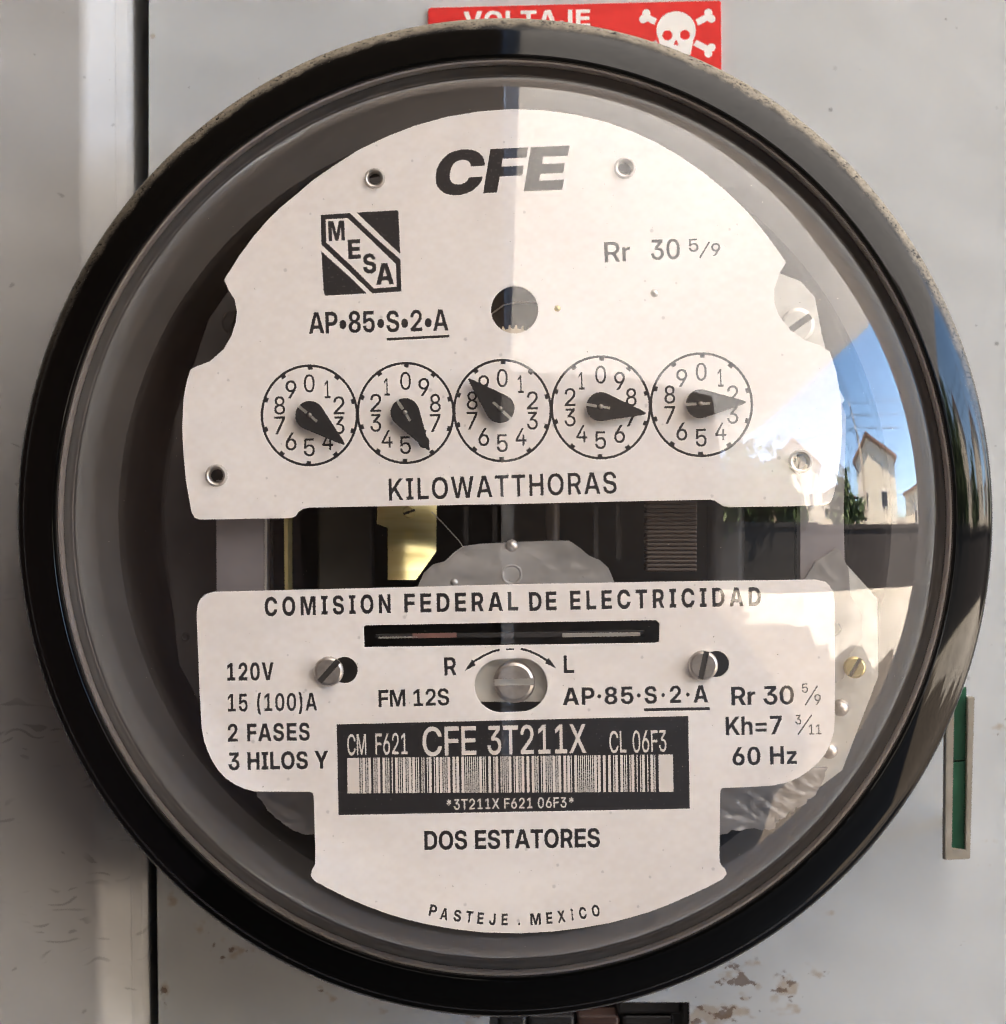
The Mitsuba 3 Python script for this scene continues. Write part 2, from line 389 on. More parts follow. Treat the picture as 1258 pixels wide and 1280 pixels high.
obj('rivet', revolve([(0, -0.0003), (10 * scale(ym), -0.0003), (11 * scale(ym), -0.0006), (12.5 * scale(ym), -0.0006), (13 * scale(ym), 0)][::-1], 32, 1, (PX(640, ym), ym, PZ(718, ym))), 'cast_aluminium', M, smooth=30)
obj('rivet', dome_button(568, 728, 5, ym, 0.0004), 'cast_aluminium', M, smooth=60)

# --- dial plate
dial_pts = [(240, 640), (233, 600), (230, 567), (228.5, 535), (230, 500), (234, 478), (239, 462), (247, 458), (263, 452), (280, 437), (290, 420), (295, 404), (297, 390), (294, 375), (286, 362), (281, 350),
            (300, 320), (317, 297), (334, 277), (350, 261), (367, 247), (393, 225), (419, 207), (450, 187.5), (485, 171), (520, 157.5), (560, 146.5), (600, 140), (640, 137), (680, 138.5), (720, 144), (760, 154), (790, 165), (819, 178),
            (850, 196), (879, 216), (906, 238), (930, 261), (950, 284), (966, 305), (982.5, 328.5), (974, 342), (967.5, 362), (968, 380), (974, 396), (988, 413), (1007, 426), (1025, 432), (1037, 440), (1045, 465), (1051, 500), (1052.5, 540), (1050, 575), (1046, 600),
            (1041, 622), (1037, 629), (1030, 631.5), (982, 633), (911, 634), (904, 632.5), (898, 629), (894, 626), (888, 624.6), (818, 626), (640, 630), (388, 634.5), (379, 636), (373, 640), (370, 645), (364, 647.5), (350, 648), (250, 649.5), (244, 647)]
dplate = poly(dial_pts, yd)
dplate = dplate.difference(disc(643.5, 387.5, 29.5, yd, 64))
eyelets = [(469, 224, 13), (781, 211, 13.5), (271.5, 594.5, 14), (1000, 577, 15)]
for u, v, r in eyelets:
    dplate = dplate.difference(disc(u, v, r * 0.62, yd))
DP = obj('dial_plate', plate_mesh(dplate, yd, 0.0011), 'white_enamel', M, label='upper white dial plate with the five clock dials')
for u, v, r in eyelets:
    q = r * scale(yd)
    obj('eyelet', revolve([(q * .58, 0.002), (q * .60, -0.0003), (q * .68, -0.0007), (q * .82, -0.0008), (q * .95, -0.0005), (q, 0.0001)][::-1], 40, 1, (PX(u, yd), yd, PZ(v, yd))), 'eyelet_metal', DP, smooth=50)
for u, v, r, m in ((697, 386, 4, 'brass'), (818, 367, 5, 'eyelet_metal')):
    obj('pin', dome_button(u, v, r, yd, 0.0006), m, DP, smooth=60)

# the round hole: dark works, a fine wire edge and the pale toothed wheel
gy = yd + 0.004
obj('hole_back', slab(disc(643.5, 387.5, 60, gy + .004), gy + 0.006, 0.001), 'brown_coil', M)
obj('hole_wire', slab(stroke([(600, 400), (616, 391), (630, 381), (642, 378), (672, 377), (690, 377)], 1.6, gy + .002), gy + 0.004, 0.0006), 'screw_steel', M)
teeth = [oval(643, 455, 44, 44, gy)]
for k in range(36):
    a = math.radians(k * 10 + 3)
    cu, cv = 643 + 46 * math.cos(a), 455 + 46 * math.sin(a)
    d, t = np.array([math.cos(a), math.sin(a)]), np.array([-math.sin(a), math.cos(a)])
    c = np.array([cu, cv])
    teeth.append(poly([c - d * 4 - t * 2.4, c + d * 2.6 - t * 0.8, c + d * 2.6 + t * 0.8, c - d * 4 + t * 2.4], gy))
obj('gear_wheel', slab(union_all(teeth), gy + 0.001, 0.001), 'gear_plastic', M)

# dials
dials = [(387.5, 519.5, 59.3, 62.0, 1), (507.5, 516.5, 59.6, 62.2, -1), (628.3, 513.5, 60.2, 63.0, 1), (751, 509.5, 61.2, 63.4, -1), (876.5, 506.2, 63.0, 63.9, 1)]
for cu, cv, rx, rz, way in dials:
    g = [oval(cu, cv, rx + 1.5, rz + 1.5, yd, 96).difference(oval(cu, cv, rx - 1.5, rz - 1.5, yd, 96))]
    for k in range(10):
        a = math.radians(90 - 36 * k - 1.0)
        c, s = math.cos(a), math.sin(a)
        def at(r, t):
            return (cu + (r * c - t * s) * rx / 62, cv - (r * s + t * c) * rz / 62)
        g.append(poly([at(57, -3), at(61.5, -3), at(61.5, 3), at(57, 3)], yd))
    lines = union_all(g)
    digits = []
    for k in range(10):
        a = math.radians(90 - 36 * k * way)
        u, v = cu + 40.3 * math.cos(a) * rx / 61.5, cv - 40.3 * math.sin(a) * rz / 62.5
        wd = 13.5 if k != 1 else 7
        digits.append(text(str(k), u - wd / 2, v + 11, u + wd / 2, v + 10.8, 22, yd, 480))
    printed('dial', union_all([lines] + digits), yd, 'black_ink', DP)

# printing on the dial plate
printed('lettering', text('CFE', 541, 245, 703, 238, 54.5, yd, 880, -0.02, slant=0.21), yd, 'black_ink', DP)
def mesa(pts):
    return poly([(390 + a * 130 / 1258, 250 + b * 130 / 1258) for a, b in pts], yd)
emblem = [mesa([(545, 160), (1035, 132), (1050, 150), (1072, 660), (900, 500), (740, 345)]), mesa([(120, 625), (300, 790), (490, 960), (665, 1135), (165, 1162), (148, 1100)]),
          mesa([(115, 190), (465, 165), (760, 450), (1075, 725), (1085, 1110), (735, 1135), (450, 860), (120, 545)]).difference(mesa([(172, 240), (440, 226), (740, 510), (1020, 780), (1028, 1055), (755, 1075), (470, 790), (180, 520)]))]
def mtext(ch, x0, x1, base, hh):
    k = 130 / 1258
    return text(ch, 390 + x0 * k, 250 + base * k, 390 + x1 * k, 250 + (base - 8) * k, hh * k, yd, 820)
emblem += [mtext('M', 210, 405, 505, 240), mtext('E', 448, 598, 722, 235), mtext('S', 630, 785, 895, 235), mtext('A', 783, 998, 1028, 255)]
printed('emblem', union_all(emblem), yd, 'black_ink', DP)
printed('lettering', union_all([text('AP\u202285\u2022', 387, 417.5, 481, 415, 26.5, yd, 700), text('S\u20222\u2022A', 484, 415.5, 561, 413.5, 26.5, yd, 680), stroke([(484, 424.5), (562, 420.5)], 3.2, yd)]), yd, 'black_ink', DP)
printed('lettering', union_all([text('Rr', 756, 328.5, 788, 327, 25, yd, 580), text('30', 814, 325.5, 850, 324, 25, yd, 580), text('5', 861, 315.5, 873, 315, 16, yd, 500), stroke([(874.5, 323), (886.5, 303)], 2, yd), text('9', 889, 320.5, 900.5, 320, 15.5, yd, 500)]), yd, 'black_ink', DP)
printed('lettering', text('KILOWATTHORAS', 487, 625.5, 771, 616.5, 27, yd, 600, 0.12), yd, 'black_ink', DP)

# pointers
tips = [(388, 519.5, 431, 555.5), (506.8, 516, 537, 563), (625.4, 511, 586, 474), (751, 508.5, 807, 517), (875.5, 505, 932, 503)]
yp = yd - 0.0016
for cu, cv, tu, tv in tips:
    L, r = math.hypot(tu - cu, tv - cv), 18.0
    a = math.atan2(tv - cv, tu - cu)
    b = math.acos(r / (L + 4))
    arc = [(r * math.cos(t), r * math.sin(t)) for t in np.linspace(b, 2 * math.pi - b, 40)]
    out = Polygon(arc + [(L * .9, -3.2), (L, -0.8), (L, 0.8), (L * .9, 3.2)])
    cut = sbox(-r - 4, -1.9, -5, 1.9).union(sbox(2, -1.7, 12, 1.7))
    def place(g):
        g = affinity.rotate(g, a, origin=(0, 0), use_radians=True)
        q = scale(yp)
        return affinity.affine_transform(g, [q, 0, 0, -q, PX(cu, yp), PZ(cv, yp)])
    pk = obj('pointer', cat([slab(place(out.difference(cut)), yp + 0.0003, 0.0006), slab(place(out.difference(cut).buffer(-0.5)), yp - 0.0003, 0.00012)]), 'pointer_black', M)
    obj('slot', slab(place(sbox(-r, -1.7, 12, 1.7)), yp + 0.0003, 0.0003), 'bright_rotor', pk)
    q = scale(yp)
    obj('axle', revolve([(0, -0.0011), (2.2 * q, -0.0010), (3.2 * q, -0.0006), (3.2 * q, 0.0018)][::-1], 20, 1, P(cu, cv, yp)), 'screw_steel', pk, smooth=40)

# --- name plate
name_pts = [(246.5, 768), (247.5, 757), (250.5, 749.5), (257, 743), (267, 739.8), (300, 739), (450, 735.5), (640, 730.5), (860, 726.5), (1020, 724.5), (1031, 727), (1037, 732.5), (1041.5, 740), (1043, 751), (1043.5, 822), (1043, 900), (1041.5, 916), (1037.5, 930),
            (1031, 942), (1022, 953), (1011, 963), (998, 971.5), (984, 977.5), (965, 981.5), (935, 983.5), (903, 984.5), (900.5, 987), (900, 992), (899.2, 1076), (902, 1081.5), (906.5, 1086), (908, 1092), (903.5, 1098), (885, 1108), (862, 1118.5), (836, 1130),
            (811, 1139.5), (785, 1147), (760, 1153.5), (726, 1159.5), (691, 1163.8), (650, 1166), (606, 1165), (570, 1161), (538, 1155.5), (510, 1149), (486, 1142), (460, 1132.5), (435, 1122), (414, 1111.5), (394, 1101), (389, 1094), (390.5, 1087), (394.5, 1080),
            (394.6, 1060), (392.8, 1000), (392, 991.5), (388, 989.5), (319, 989), (306, 985.5), (294, 980), (283, 972.5), (274, 963), (266.5, 951.5), (260.5, 939), (256, 926), (253, 911), (250, 860)]
nplate = poly(name_pts, yn)
slot_hole = poly([(455, 783.5), (458, 781.5), (820, 775), (824.5, 779), (824, 802), (819, 803.5), (455.5, 809)], yn)
ob = oval(640, 857, 44.5, 34, yn).intersection(poly([(590, 800), (700, 800), (700, 900), (590, 900)], yn)).union(oval(630, 857.5, 36.5, 31.5, yn)).union(oval(648, 856.5, 37, 31, yn))
oval_hole = LineString([(PX(627, yn), PZ(857, yn)), (PX(651, yn), PZ(856, yn))]).buffer(33.5 * scale(yn))
for hole in (slot_hole, oval_hole, disc(431, 837.5, 16.5, yn), disc(895, 830, 16.5, yn)):
    nplate = nplate.difference(hole)
NP = obj('name_plate', plate_mesh(nplate, yn, 0.0013), 'white_enamel', M, label='lower white name plate with ratings and the bar code')
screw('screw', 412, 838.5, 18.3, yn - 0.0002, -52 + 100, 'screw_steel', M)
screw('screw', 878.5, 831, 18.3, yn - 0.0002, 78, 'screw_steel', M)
ro = yn + 0.0045
ROT = obj('rotor_disc', slab(poly([(470, 793.5), (690, 790.5), (806, 788.5), (806, 791.5), (690, 796), (470, 797)], ro), ro + 0.004, 0.004), 'dark_iron', M)
obj('rotor_edge', slab(poly([(703, 791.2), (800, 789.8), (800, 794.6), (703, 796.2)], ro), ro - 0.0001, 0.0003), 'bright_rotor', ROT)
obj('rotor_edge', slab(poly([(474, 795.8), (522, 795), (522, 797), (474, 797.8)], ro), ro - 0.0001, 0.0003), 'bright_rotor', ROT)
obj('red_mark', slab(poly([(516, 791.5), (571, 790.5), (571, 796.5), (516, 797.5)], ro), ro - 0.0001, 0.0003), 'red_mark', ROT)
adj = slab(poly([(590, 815), (700, 815), (700, 878), (590, 878)], yn), yn + 0.004, 0.0015)
obj('adjuster_plate', adj, 'pale_zinc', M)
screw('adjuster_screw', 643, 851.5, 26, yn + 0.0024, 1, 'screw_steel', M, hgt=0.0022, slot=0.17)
# screws on the frame
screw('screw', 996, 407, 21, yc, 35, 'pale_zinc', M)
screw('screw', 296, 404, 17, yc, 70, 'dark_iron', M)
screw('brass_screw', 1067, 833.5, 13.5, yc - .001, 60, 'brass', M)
for u, v in ((1050, 884), (1036, 937)):
    obj('stud', dome_button(u, v, 11, yc - .001, 0.0016), 'screw_steel', M, smooth=True)
obj('stud', revolve([(2.5 * scale(fr), -0.0004), (4 * scale(fr), -0.0006), (5 * scale(fr), 0)][::-1], 20, 1, (PX(233, fr), fr - .0002, PZ(796, fr))), 'dark_iron', M, smooth=40)

# printing on the name plate
B = 'black_ink'
printed('lettering', union_all([text('COMISION', 332, 770, 489, 766, 23.5, yn, 760, 0.30), text('FEDERAL', 506, 765.5, 648, 763, 23.5, yn, 760, 0.26), text('DE', 662, 763.5, 696, 762.5, 23.5, yn, 760, 0.2), text('ELECTRICIDAD', 713, 762, 951, 757, 23.5, yn, 760, 0.30)]), yn, B, NP)
printed('lettering', union_all([text('120V', 285, 850.5, 343, 849.5, 22, yn, 780, 0.12), text('15 (100)A', 286, 889, 397, 887.5, 22, yn, 680, 0.1), text('2 FASES', 286, 926.5, 388, 925, 22, yn, 740, 0.1), text('3 HILOS Y', 287, 962, 411, 960, 22, yn, 760, 0.03)]), yn, B, NP)
printed('lettering', union_all([text('R', 556, 844, 571, 843.5, 22.5, yn, 700), text('L', 705, 841, 718, 840.8, 22, yn, 640), text('FM 12S', 474, 883.5, 562, 881, 21, yn, 680)]), yn, B, NP)
printed('lettering', union_all([text('AP\u00b785\u00b7', 704, 881, 801, 879, 21.5, yn, 720, 0.08), text('S\u00b72\u00b7A', 806, 879, 885, 877.5, 21.5, yn, 720, 0.2), stroke([(805, 886.8), (887, 885.2)], 3.6, yn)]), yn, B, NP)
printed('lettering', union_all([text('Rr 30', 914, 881, 992, 879.5, 23, yn, 680), text('5', 1002, 865.5, 1009.5, 865.3, 11.5, yn, 480), stroke([(1006, 881), (1021, 857)], 1.5, yn), text('9', 1017.5, 880.5, 1025.5, 880.3, 13, yn, 440),
    text('Kh=7', 907, 918.5, 977, 917, 23, yn, 680), text('3', 994, 905, 1001, 904.8, 12, yn, 500), stroke([(997, 917.5), (1014, 893)], 1.6, yn), text('11', 1010.5, 917.5, 1026, 917.2, 12.5, yn, 440),
    text('60 Hz', 915.5, 956, 995.5, 954, 22.5, yn, 720, 0.05)]), yn, B, NP)
printed('lettering', text('DOS ESTATORES', 531, 1061.5, 750, 1058, 23.5, yn, 740, 0.01), yn, B, NP)
def arrow(s):
    k = lambda a, b: (560 + a * 160 / 1258, 790 + b * 160 / 1258)
    if s < 0:
        return [stroke([k(510, 172), k(440, 190), k(350, 232), k(235, 300)], 2.6, yn), poly([k(168, 378), k(240, 268), k(275, 325)], yn)]
    return [stroke([k(718, 163), k(800, 185), k(900, 230), k(985, 285)], 2.8, yn), poly([k(1065, 355), k(990, 250), k(955, 305)], yn)]
printed('arrow', union_all(arrow(-1) + arrow(1) + [stroke([(633, 811.4), (643, 811)], 2, yn)]), yn, B, NP)
# curved maker's line
K = 230 / 1258
for_arc = []
for ch, x, yb, a, w in (('P', 57, 188, -11, 50), ('A', 135, 212, -10, 52), ('S', 226, 224, -8, 50), ('T', 308, 232, -7, 46), ('E', 385, 242, -5, 42), ('J', 468, 248, -3, 42), ('E', 552, 250, -1, 42), ('.', 652, 250, 0, 14), ('M', 765, 248, 2, 72), ('E', 860, 240, 4, 42), ('X', 944, 230, 6, 52), ('I', 1018, 217, 7, 15), ('C', 1092, 206, 9, 50), ('O', 1182, 190, 11, 52)):
    cu, cv, hw = 530 + x * K, 1110 + (yb - 2) * K, w * K / 2
    ca, sa = math.cos(math.radians(a)), math.sin(math.radians(a))
    for_arc.append(text(ch, cu - hw * ca, cv + hw * sa, cu + hw * ca, cv - hw * sa, 79 * K if ch != '.' else 79 * K, yn, 760))
printed('lettering', union_all(for_arc), yn, B, NP)
# bar code label
LB = printed('code_label', poly([(421.5, 905), (860, 894.5), (862, 1010), (424, 1018)], yn), yn, B, NP, label='black label with white bar code and serial')
yl = yn - PRINT
lab = [text('CM', 435, 943.5, 458.5, 943, 26, yl, 480), text('F621', 470, 942.5, 510, 942, 26, yl, 480), text('CFE', 529, 944.5, 596, 943, 36, yl, 560), text('3T211X', 610, 943, 733, 940.5, 36, yl, 560), text('CL', 762, 940.5, 783, 940, 27, yl, 480), text('06F3', 791, 940, 833, 939, 27, yl, 480),
       text('*3T211X F621 06F3*', 559, 1011.5, 717, 1008.5, 13, yl, 560, 0.06)]
printed('label_lettering', union_all(lab), yl, 'pale_ink', NP)
g = np.random.default_rng(39)
bars, x = [], 435.0
def bar(x0, x1):
    t0, t1 = (x0 - 435) / 406, (x1 - 435) / 406
    return poly([(x0, 947 - 4.5 * t0), (x1, 947 - 4.5 * t1), (x1 + .6, 989 - 2 * t1 + 2), (x0 + .6, 989 - 2 * t0 + 2)], yl)
bars.append(bar(434.5, 449.5)); bars.append(bar(823, 841))
x = 449.5 + 1.6
while x < 820:
    wide = g.random() < 0.33
    w = 3.4 if wide else 1.25
    gap = 3.0 if g.random() < 0.30 else 1.25
    if x + w > 821: break
    bars.append(bar(x, x + w))
    x += w + gap
printed('bar_code', union_all(bars), yl, 'pale_ink', NP)

# ------------------------------------------------------------------ grit lying on the rim's upper shoulder: loose grains
grains = []
ico = trimesh.creation.icosphere(subdivisions=0)
for k in range(900):
    a = math.radians(rng.normal(78, 36))
    if not 0.15 < a < 2.75: continue
    r = min(r1 - 0.0012 + abs(rng.normal(0, 0.0011)), r1 + 0.0010)
    y = float(np.interp(r, [0.0850, r1, r1 + 0.0006, r1 + 0.0010], [y1 - 0.0014, y1, y1 + 0.0003, y1 + 0.0030]))
    s = rng.uniform(0.00004, 0.00010)
    g_ = ico.copy()
    g_.vertices = g_.vertices * s * rng.uniform(.6, 1.3, 3) + [RX + r * math.cos(a), y, RZ + r * SZ * math.sin(a)]
    grains.append(g_)
mat('grit', principled((0.26, 0.22, 0.165), 0.9, spec=0.1))
obj('grit', cat(grains), 'grit', M, kind='stuff')

# a few specks of dust stuck to the glass
specks = []
gr_, gy_ = np.array([p[0] for p in glass]), np.array([p[1] for p in glass])
order = np.argsort(gr_)
for k in range(260):
    r_, a = 0.074 * math.sqrt(rng.uniform(0, 1)), rng.uniform(0, 2 * math.pi)
    q = ico.copy()
    q.vertices = q.vertices * rng.uniform(0.00003, 0.00009) * rng.uniform(.6, 1.4, 3) + [RX + r_ * math.cos(a), float(np.interp(r_, gr_[order], gy_[order])), RZ + r_ * SZ * math.sin(a)]
    specks.append(q)
obj('dust', cat(specks), 'grit', M, kind='stuff')

# ------------------------------------------------------------------ cabinet behind the meter
def pan(pts, y):
    return poly(pts, y)
CAB = thing('meter_cabinet', 'grey painted steel cabinet with rust flecks, behind the round meter', 'cabinet')
panel = pan([(186.5, -260), (185.5, 300), (195, 1000), (201, 1560), (2500, 1560), (2500, -260)], y_panel)
window = pan([(612, 1253), (862, 1253.5), (863, 1420), (612, 1420)], y_panel)
obj('front_panel', plate_mesh(panel.difference(window), y_panel, 0.0016), 'cabinet_grey', CAB)
obj('body', bx(PX(212, .05), PX(2490, .05), y_panel + 0.10, y_panel + 0.102, PZ(1550, .05), PZ(-250, .05)), 'cabinet_grey', CAB)
obj('side', bx(PX(202, .05), PX(202, .05) + .0016, y_panel + 0.0018, y_panel + 0.10, PZ(1550, .05), PZ(-250, .05)), 'cabinet_grey', CAB)
# breaker window under the meter
BR = thing('breaker_bank', 'dark row of circuit breakers in an opening under the meter', 'circuit breaker')
yb = y_panel + 0.006
obj('frame', slab(pan([(606, 1248), (868, 1248), (868, 1430), (606, 1430)], yb).difference(pan([(622, 1246), (853, 1246), (853, 1420), (622, 1420)], yb)), yb, 0.004), 'breaker_dark', BR)
obj('back', slab(pan([(600, 1240), (875, 1240), (875, 1440), (600, 1440)], yb), yb + 0.012, 0.002), 'breaker_dark', BR)
for u0, u1, m in ((624, 658, 'breaker_dark'), (661, 718, 'breaker_dark'), (722, 774, 'breaker_brown'), (778, 842, 'breaker_dark')):
    bk = obj('breaker', rbox(PX(u0, yb), PX(u1, yb), yb - 0.001, yb + 0.009, PZ(1420, yb), PZ(1269, yb), 0.0008), m, BR, smooth=40)
obj('cover_strip', rbox(PX(772, yb), PX(852, yb), yb - 0.0005, yb + 0.009, PZ(1267.5, yb), PZ(1251, yb), 0.0006), 'breaker_dark', BR, smooth=40)

# neighbouring cabinet on the left: flat front, rounded edge rolling back into the gap
LC = thing('side_cabinet', 'dented grey steel cabinet with rolled edge at the left, beyond the black gap', 'cabinet')
yl_ = 0.030
sect = [(-0.30, yl_)]
e0 = PX(100, yl_)
flat = [(-0.32, yl_), (e0 - 0.0006, yl_)]
for k in range(1, 9):
    a = math.radians(52) * k / 8
    flat.append((e0 - 0.0006 + 0.0034 * math.sin(a), yl_ + 0.0034 * (1 - math.cos(a))))
x, y = flat[-1]
edge = [(x, y), (x + 0.0036, y + 0.0042), (x + 0.0039, y + 0.0043), (x + 0.0054, y + 0.0066), (x + 0.0057, y + 0.0075), (x + 0.0058, y + 0.0125), (x + 0.0058, 0.12)]
def sweep(prof):
    """cross-section (x, y) swept upwards with the slight lean seen in the photograph"""
    levels = [(1560, 26), (1000, 18), (640, 10), (300, 1), (-260, 0)]
    v = [(x + du * scale(yl_) * (1 if x > -0.2 else 0), y, PZ(vv, yl_)) for vv, du in levels for x, y in prof]
    n = len(prof)
    return np.array(v), np.array([(i * n + j, i * n + j + 1, i * n + j + n + 1, i * n + j + n) for i in range(len(levels) - 1) for j in range(n - 1)])
obj('front_panel', sweep(flat), 'dented_grey', LC, smooth=35)
obj('edge_return', sweep(edge), 'dented_grey', LC, smooth=35)

# red warning sign on the cabinet, half hidden by the rim
ys = y_panel - 0.0009
SG = thing('warning_sign', 'red rectangular high-voltage warning sign with white skull behind the top of the meter', 'sign')
obj('sheet', slab(pan([(535.5, 11), (538, 9.5), (899, 0.5), (901.5, 2.5), (903, 190), (535, 196)], ys), y_panel - 0.0002, 0.0007), 'sign_red', SG)
printed('lettering', text('VOLTAJE', 580, 36.5, 738, 33.5, 22, ys, 760, 0.06), ys, 'sign_white', SG)
sk = [oval(845.5, 38, 24.5, 24, ys).union(pan([(827, 45), (864, 45), (860, 66), (830, 66)], ys).buffer(0.0006))]
for (a, b) in (((808, 21), (886, 62)), ((886, 20.5), (806, 62))):
    sk.append(stroke([a, b], 8, ys))
    d = np.array(b, float) - a
    d /= np.linalg.norm(d)
    n_ = np.array([-d[1], d[0]])
    for e, s in ((np.array(a, float), -1), (np.array(b, float), 1)):
        for t in (-1, 1):
            c = e + d * s * 2 + n_ * t * 4.3
            sk.append(disc(c[0], c[1], 5, ys))
halo = oval(845.5, 38, 28, 27.5, ys)
skull = union_all([sk[0], union_all(sk[1:]).difference(halo.difference(sk[0]))])
for e in (disc(834.5, 44, 6.3, ys), disc(856.5, 43.5, 6.3, ys), pan([(845.5, 49), (842, 56), (849, 56)], ys)):
    skull = skull.difference(e)
printed('skull_and_crossbones', skull, ys, 'sign_white', SG)

# green strip in a worn frame standing off the cabinet at the right
yg = 0.022
HL = thing('green_seal_holder', 'narrow upright worn frame holding a green strip, beside the meter at lower right', 'seal holder')
fr_pts = pan([(1184, 872), (1219, 872), (1213.5, 1074), (1182, 1075.5)], yg)
gr_pts = pan([(1194, 860), (1211, 860), (1208, 1063), (1190.5, 1061)], yg)
obj('frame', plate_mesh(fr_pts.difference(gr_pts), yg, 0.0035), 'worn_frame', HL)
obj('back', slab(fr_pts.buffer(-0.0003), yg + 0.0055, 0.0018), 'worn_frame', HL)
for v_ in (905, 1040):
    obj('bracket', slab(disc(1213, v_, 6, yg), y_panel, y_panel - yg - 0.0056), 'worn_frame', HL)
obj('strip', slab(pan([(1194, 860), (1211, 860), (1209.5, 951), (1192.5, 952)], yg), yg + 0.0034, 0.0012), 'green_plastic', HL)
obj('strip', slab(pan([(1192.5, 954), (1209.5, 953), (1208, 1063), (1190.5, 1061)], yg), yg + 0.0034, 0.0015), 'green_plastic', HL)

# ------------------------------------------------------------------ the porch the meter hangs in, and the street that its glass mirrors
mat('wall_paint', principled(proc(plaster((0.50, 0.44, 0.40), (0.58, 0.52, 0.47), 6)), 0.8, spec=0.2))
mat('ceiling_paint', principled(proc(plaster((0.74, 0.68, 0.60), (0.80, 0.74, 0.66), 5)), 0.85, spec=0.2))
scene['fibreglass'] = {'type': 'principledthin', 'base_color': proc(plaster((0.43, 0.43, 0.425), (0.50, 0.50, 0.495), 2)), 'roughness': 0.6, 'diff_trans': 0.7, 'spec_trans': 0.0, 'eta': 1.4}
mat('ceiling_wood', principled(proc(plaster((0.26, 0.21, 0.175), (0.32, 0.265, 0.22), 5)), 0.85, spec=0.2))
mat('left_wall_paint', principled(proc(plaster((0.10, 0.072, 0.065), (0.13, 0.095, 0.086), 5)), 0.85, spec=0.2))
mat('stand_in_dark', principled(proc(plaster((0.03, 0.022, 0.018), (0.05, 0.038, 0.03), 20)), 0.6))
mat('dim_wall', principled(proc(plaster((0.10, 0.082, 0.068), (0.13, 0.108, 0.09), 6)), 0.85, spec=0.2))
mat('white_trim', principled((0.75, 0.72, 0.68), 0.6))
mat('shaded_floor', principled(proc(plaster((0.045, 0.038, 0.032), (0.065, 0.055, 0.047), 3)), 0.9, spec=0.2))  # floor darkened where a person standing in front would shade it
mat('shaded_ground', principled((0.07, 0.06, 0.05), 0.95, spec=0.1))  # dark colour stands in for shade on the near ground
mat('street_concrete', principled(proc(plaster((0.22, 0.205, 0.18), (0.32, 0.30, 0.265), 1.5)), 0.9, spec=0.2))
mat('house_cream', principled(proc(plaster((0.62, 0.56, 0.46), (0.70, 0.64, 0.53), 2)), 0.85, spec=0.2))
mat('house_dark', principled((0.05, 0.05, 0.055), 0.3))
mat('roof_tile', principled(proc(plaster((0.16, 0.09, 0.07), (0.24, 0.15, 0.11), 8)), 0.8))
mat('fence_dark', principled((0.028, 0.024, 0.024), 0.8))
mat('gate_dark', principled((0.025, 0.024, 0.024), 0.5))
mat('pole_wood', principled((0.22, 0.19, 0.16), 0.8))
def leaf_col(p, n, uv):
    return mix((0.030, 0.055, 0.018), (0.08, 0.115, 0.035), noise(p.x * 6, p.y * 6, p.z * 6))
mat('leaves', principled(proc(leaf_col), 0.6), two=True)
mat('bark', principled((0.09, 0.07, 0.05), 0.85))

PB = thing('porch', 'open porch with pale ceiling that the meter hangs in', 'porch')
obj('back_wall', bx(-1.3, 1.05, 0.16, 0.36, 0.004, 2.345), 'wall_paint', PB)
obj('ceiling', bx(-1.5, 0.0, -2.4, 0.50, 2.352, 2.45), 'ceiling_wood', PB)
obj('translucent_roof_sheet', (np.array([(0.001, -6.0, 2.35), (3.5, -6.0, 2.35), (1.5, 0.5, 2.35), (0.001, 0.5, 2.35)]), np.array([(0, 1, 2, 3)])), 'fibreglass', PB)
obj('left_wall', bx(-1.5, -1.3, -2.1, 0.16, 0.004, 2.345), 'left_wall_paint', PB)
obj('facing_wall', bx(0.05, 1.42, -2.1, -1.9, 0.004, 2.345), 'dim_wall', PB)
obj('streak_strip', bx(-0.02, 0.05, -2.1, -1.86, 0.004, 2.345), 'white_trim', PB)  # unseen white strip added for the bright streak in the glass
obj('person_stand_in', bx(-1.3, -0.02, -2.05, -1.92, 0.004, 2.345), 'stand_in_dark', PB)  # unseen dark panel added in place of a person before the meter

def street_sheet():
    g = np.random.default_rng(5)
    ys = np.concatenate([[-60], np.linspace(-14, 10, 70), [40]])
    edge = [(4.3 + g.normal(0, .30) + .35 * math.sin(y * 2.1), y) for y in ys]  # ragged border shaped like dappled shade meeting sunlit ground
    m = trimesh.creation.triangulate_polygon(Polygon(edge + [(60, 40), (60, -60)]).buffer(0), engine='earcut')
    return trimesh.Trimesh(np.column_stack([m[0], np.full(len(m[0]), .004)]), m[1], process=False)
scene['ground'] = mikit.ply(trimesh.Trimesh([(-120, -120, 0), (120, -120, 0), (120, 120, 0), (-120, 120, 0)], [(0, 1, 2), (0, 2, 3)], process=False), 'shaded_ground')
labels['ground'] = {'label': 'near ground coloured dark in place of shade', 'kind': 'structure'}
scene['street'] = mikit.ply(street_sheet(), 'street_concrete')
labels['street'] = {'label': 'pale concrete street', 'kind': 'structure'}
scene['porch_floor'] = mikit.ply(bx(-1.3, 0.9, -2.1, 0.16, -0.02, 0.05), 'shaded_floor')
labels['porch_floor'] = {'label': 'porch floor coloured dark in place of body shade', 'kind': 'structure'}

def bearing(deg, dist):
    return dist * math.sin(math.radians(deg)), -dist * math.cos(math.radians(deg))

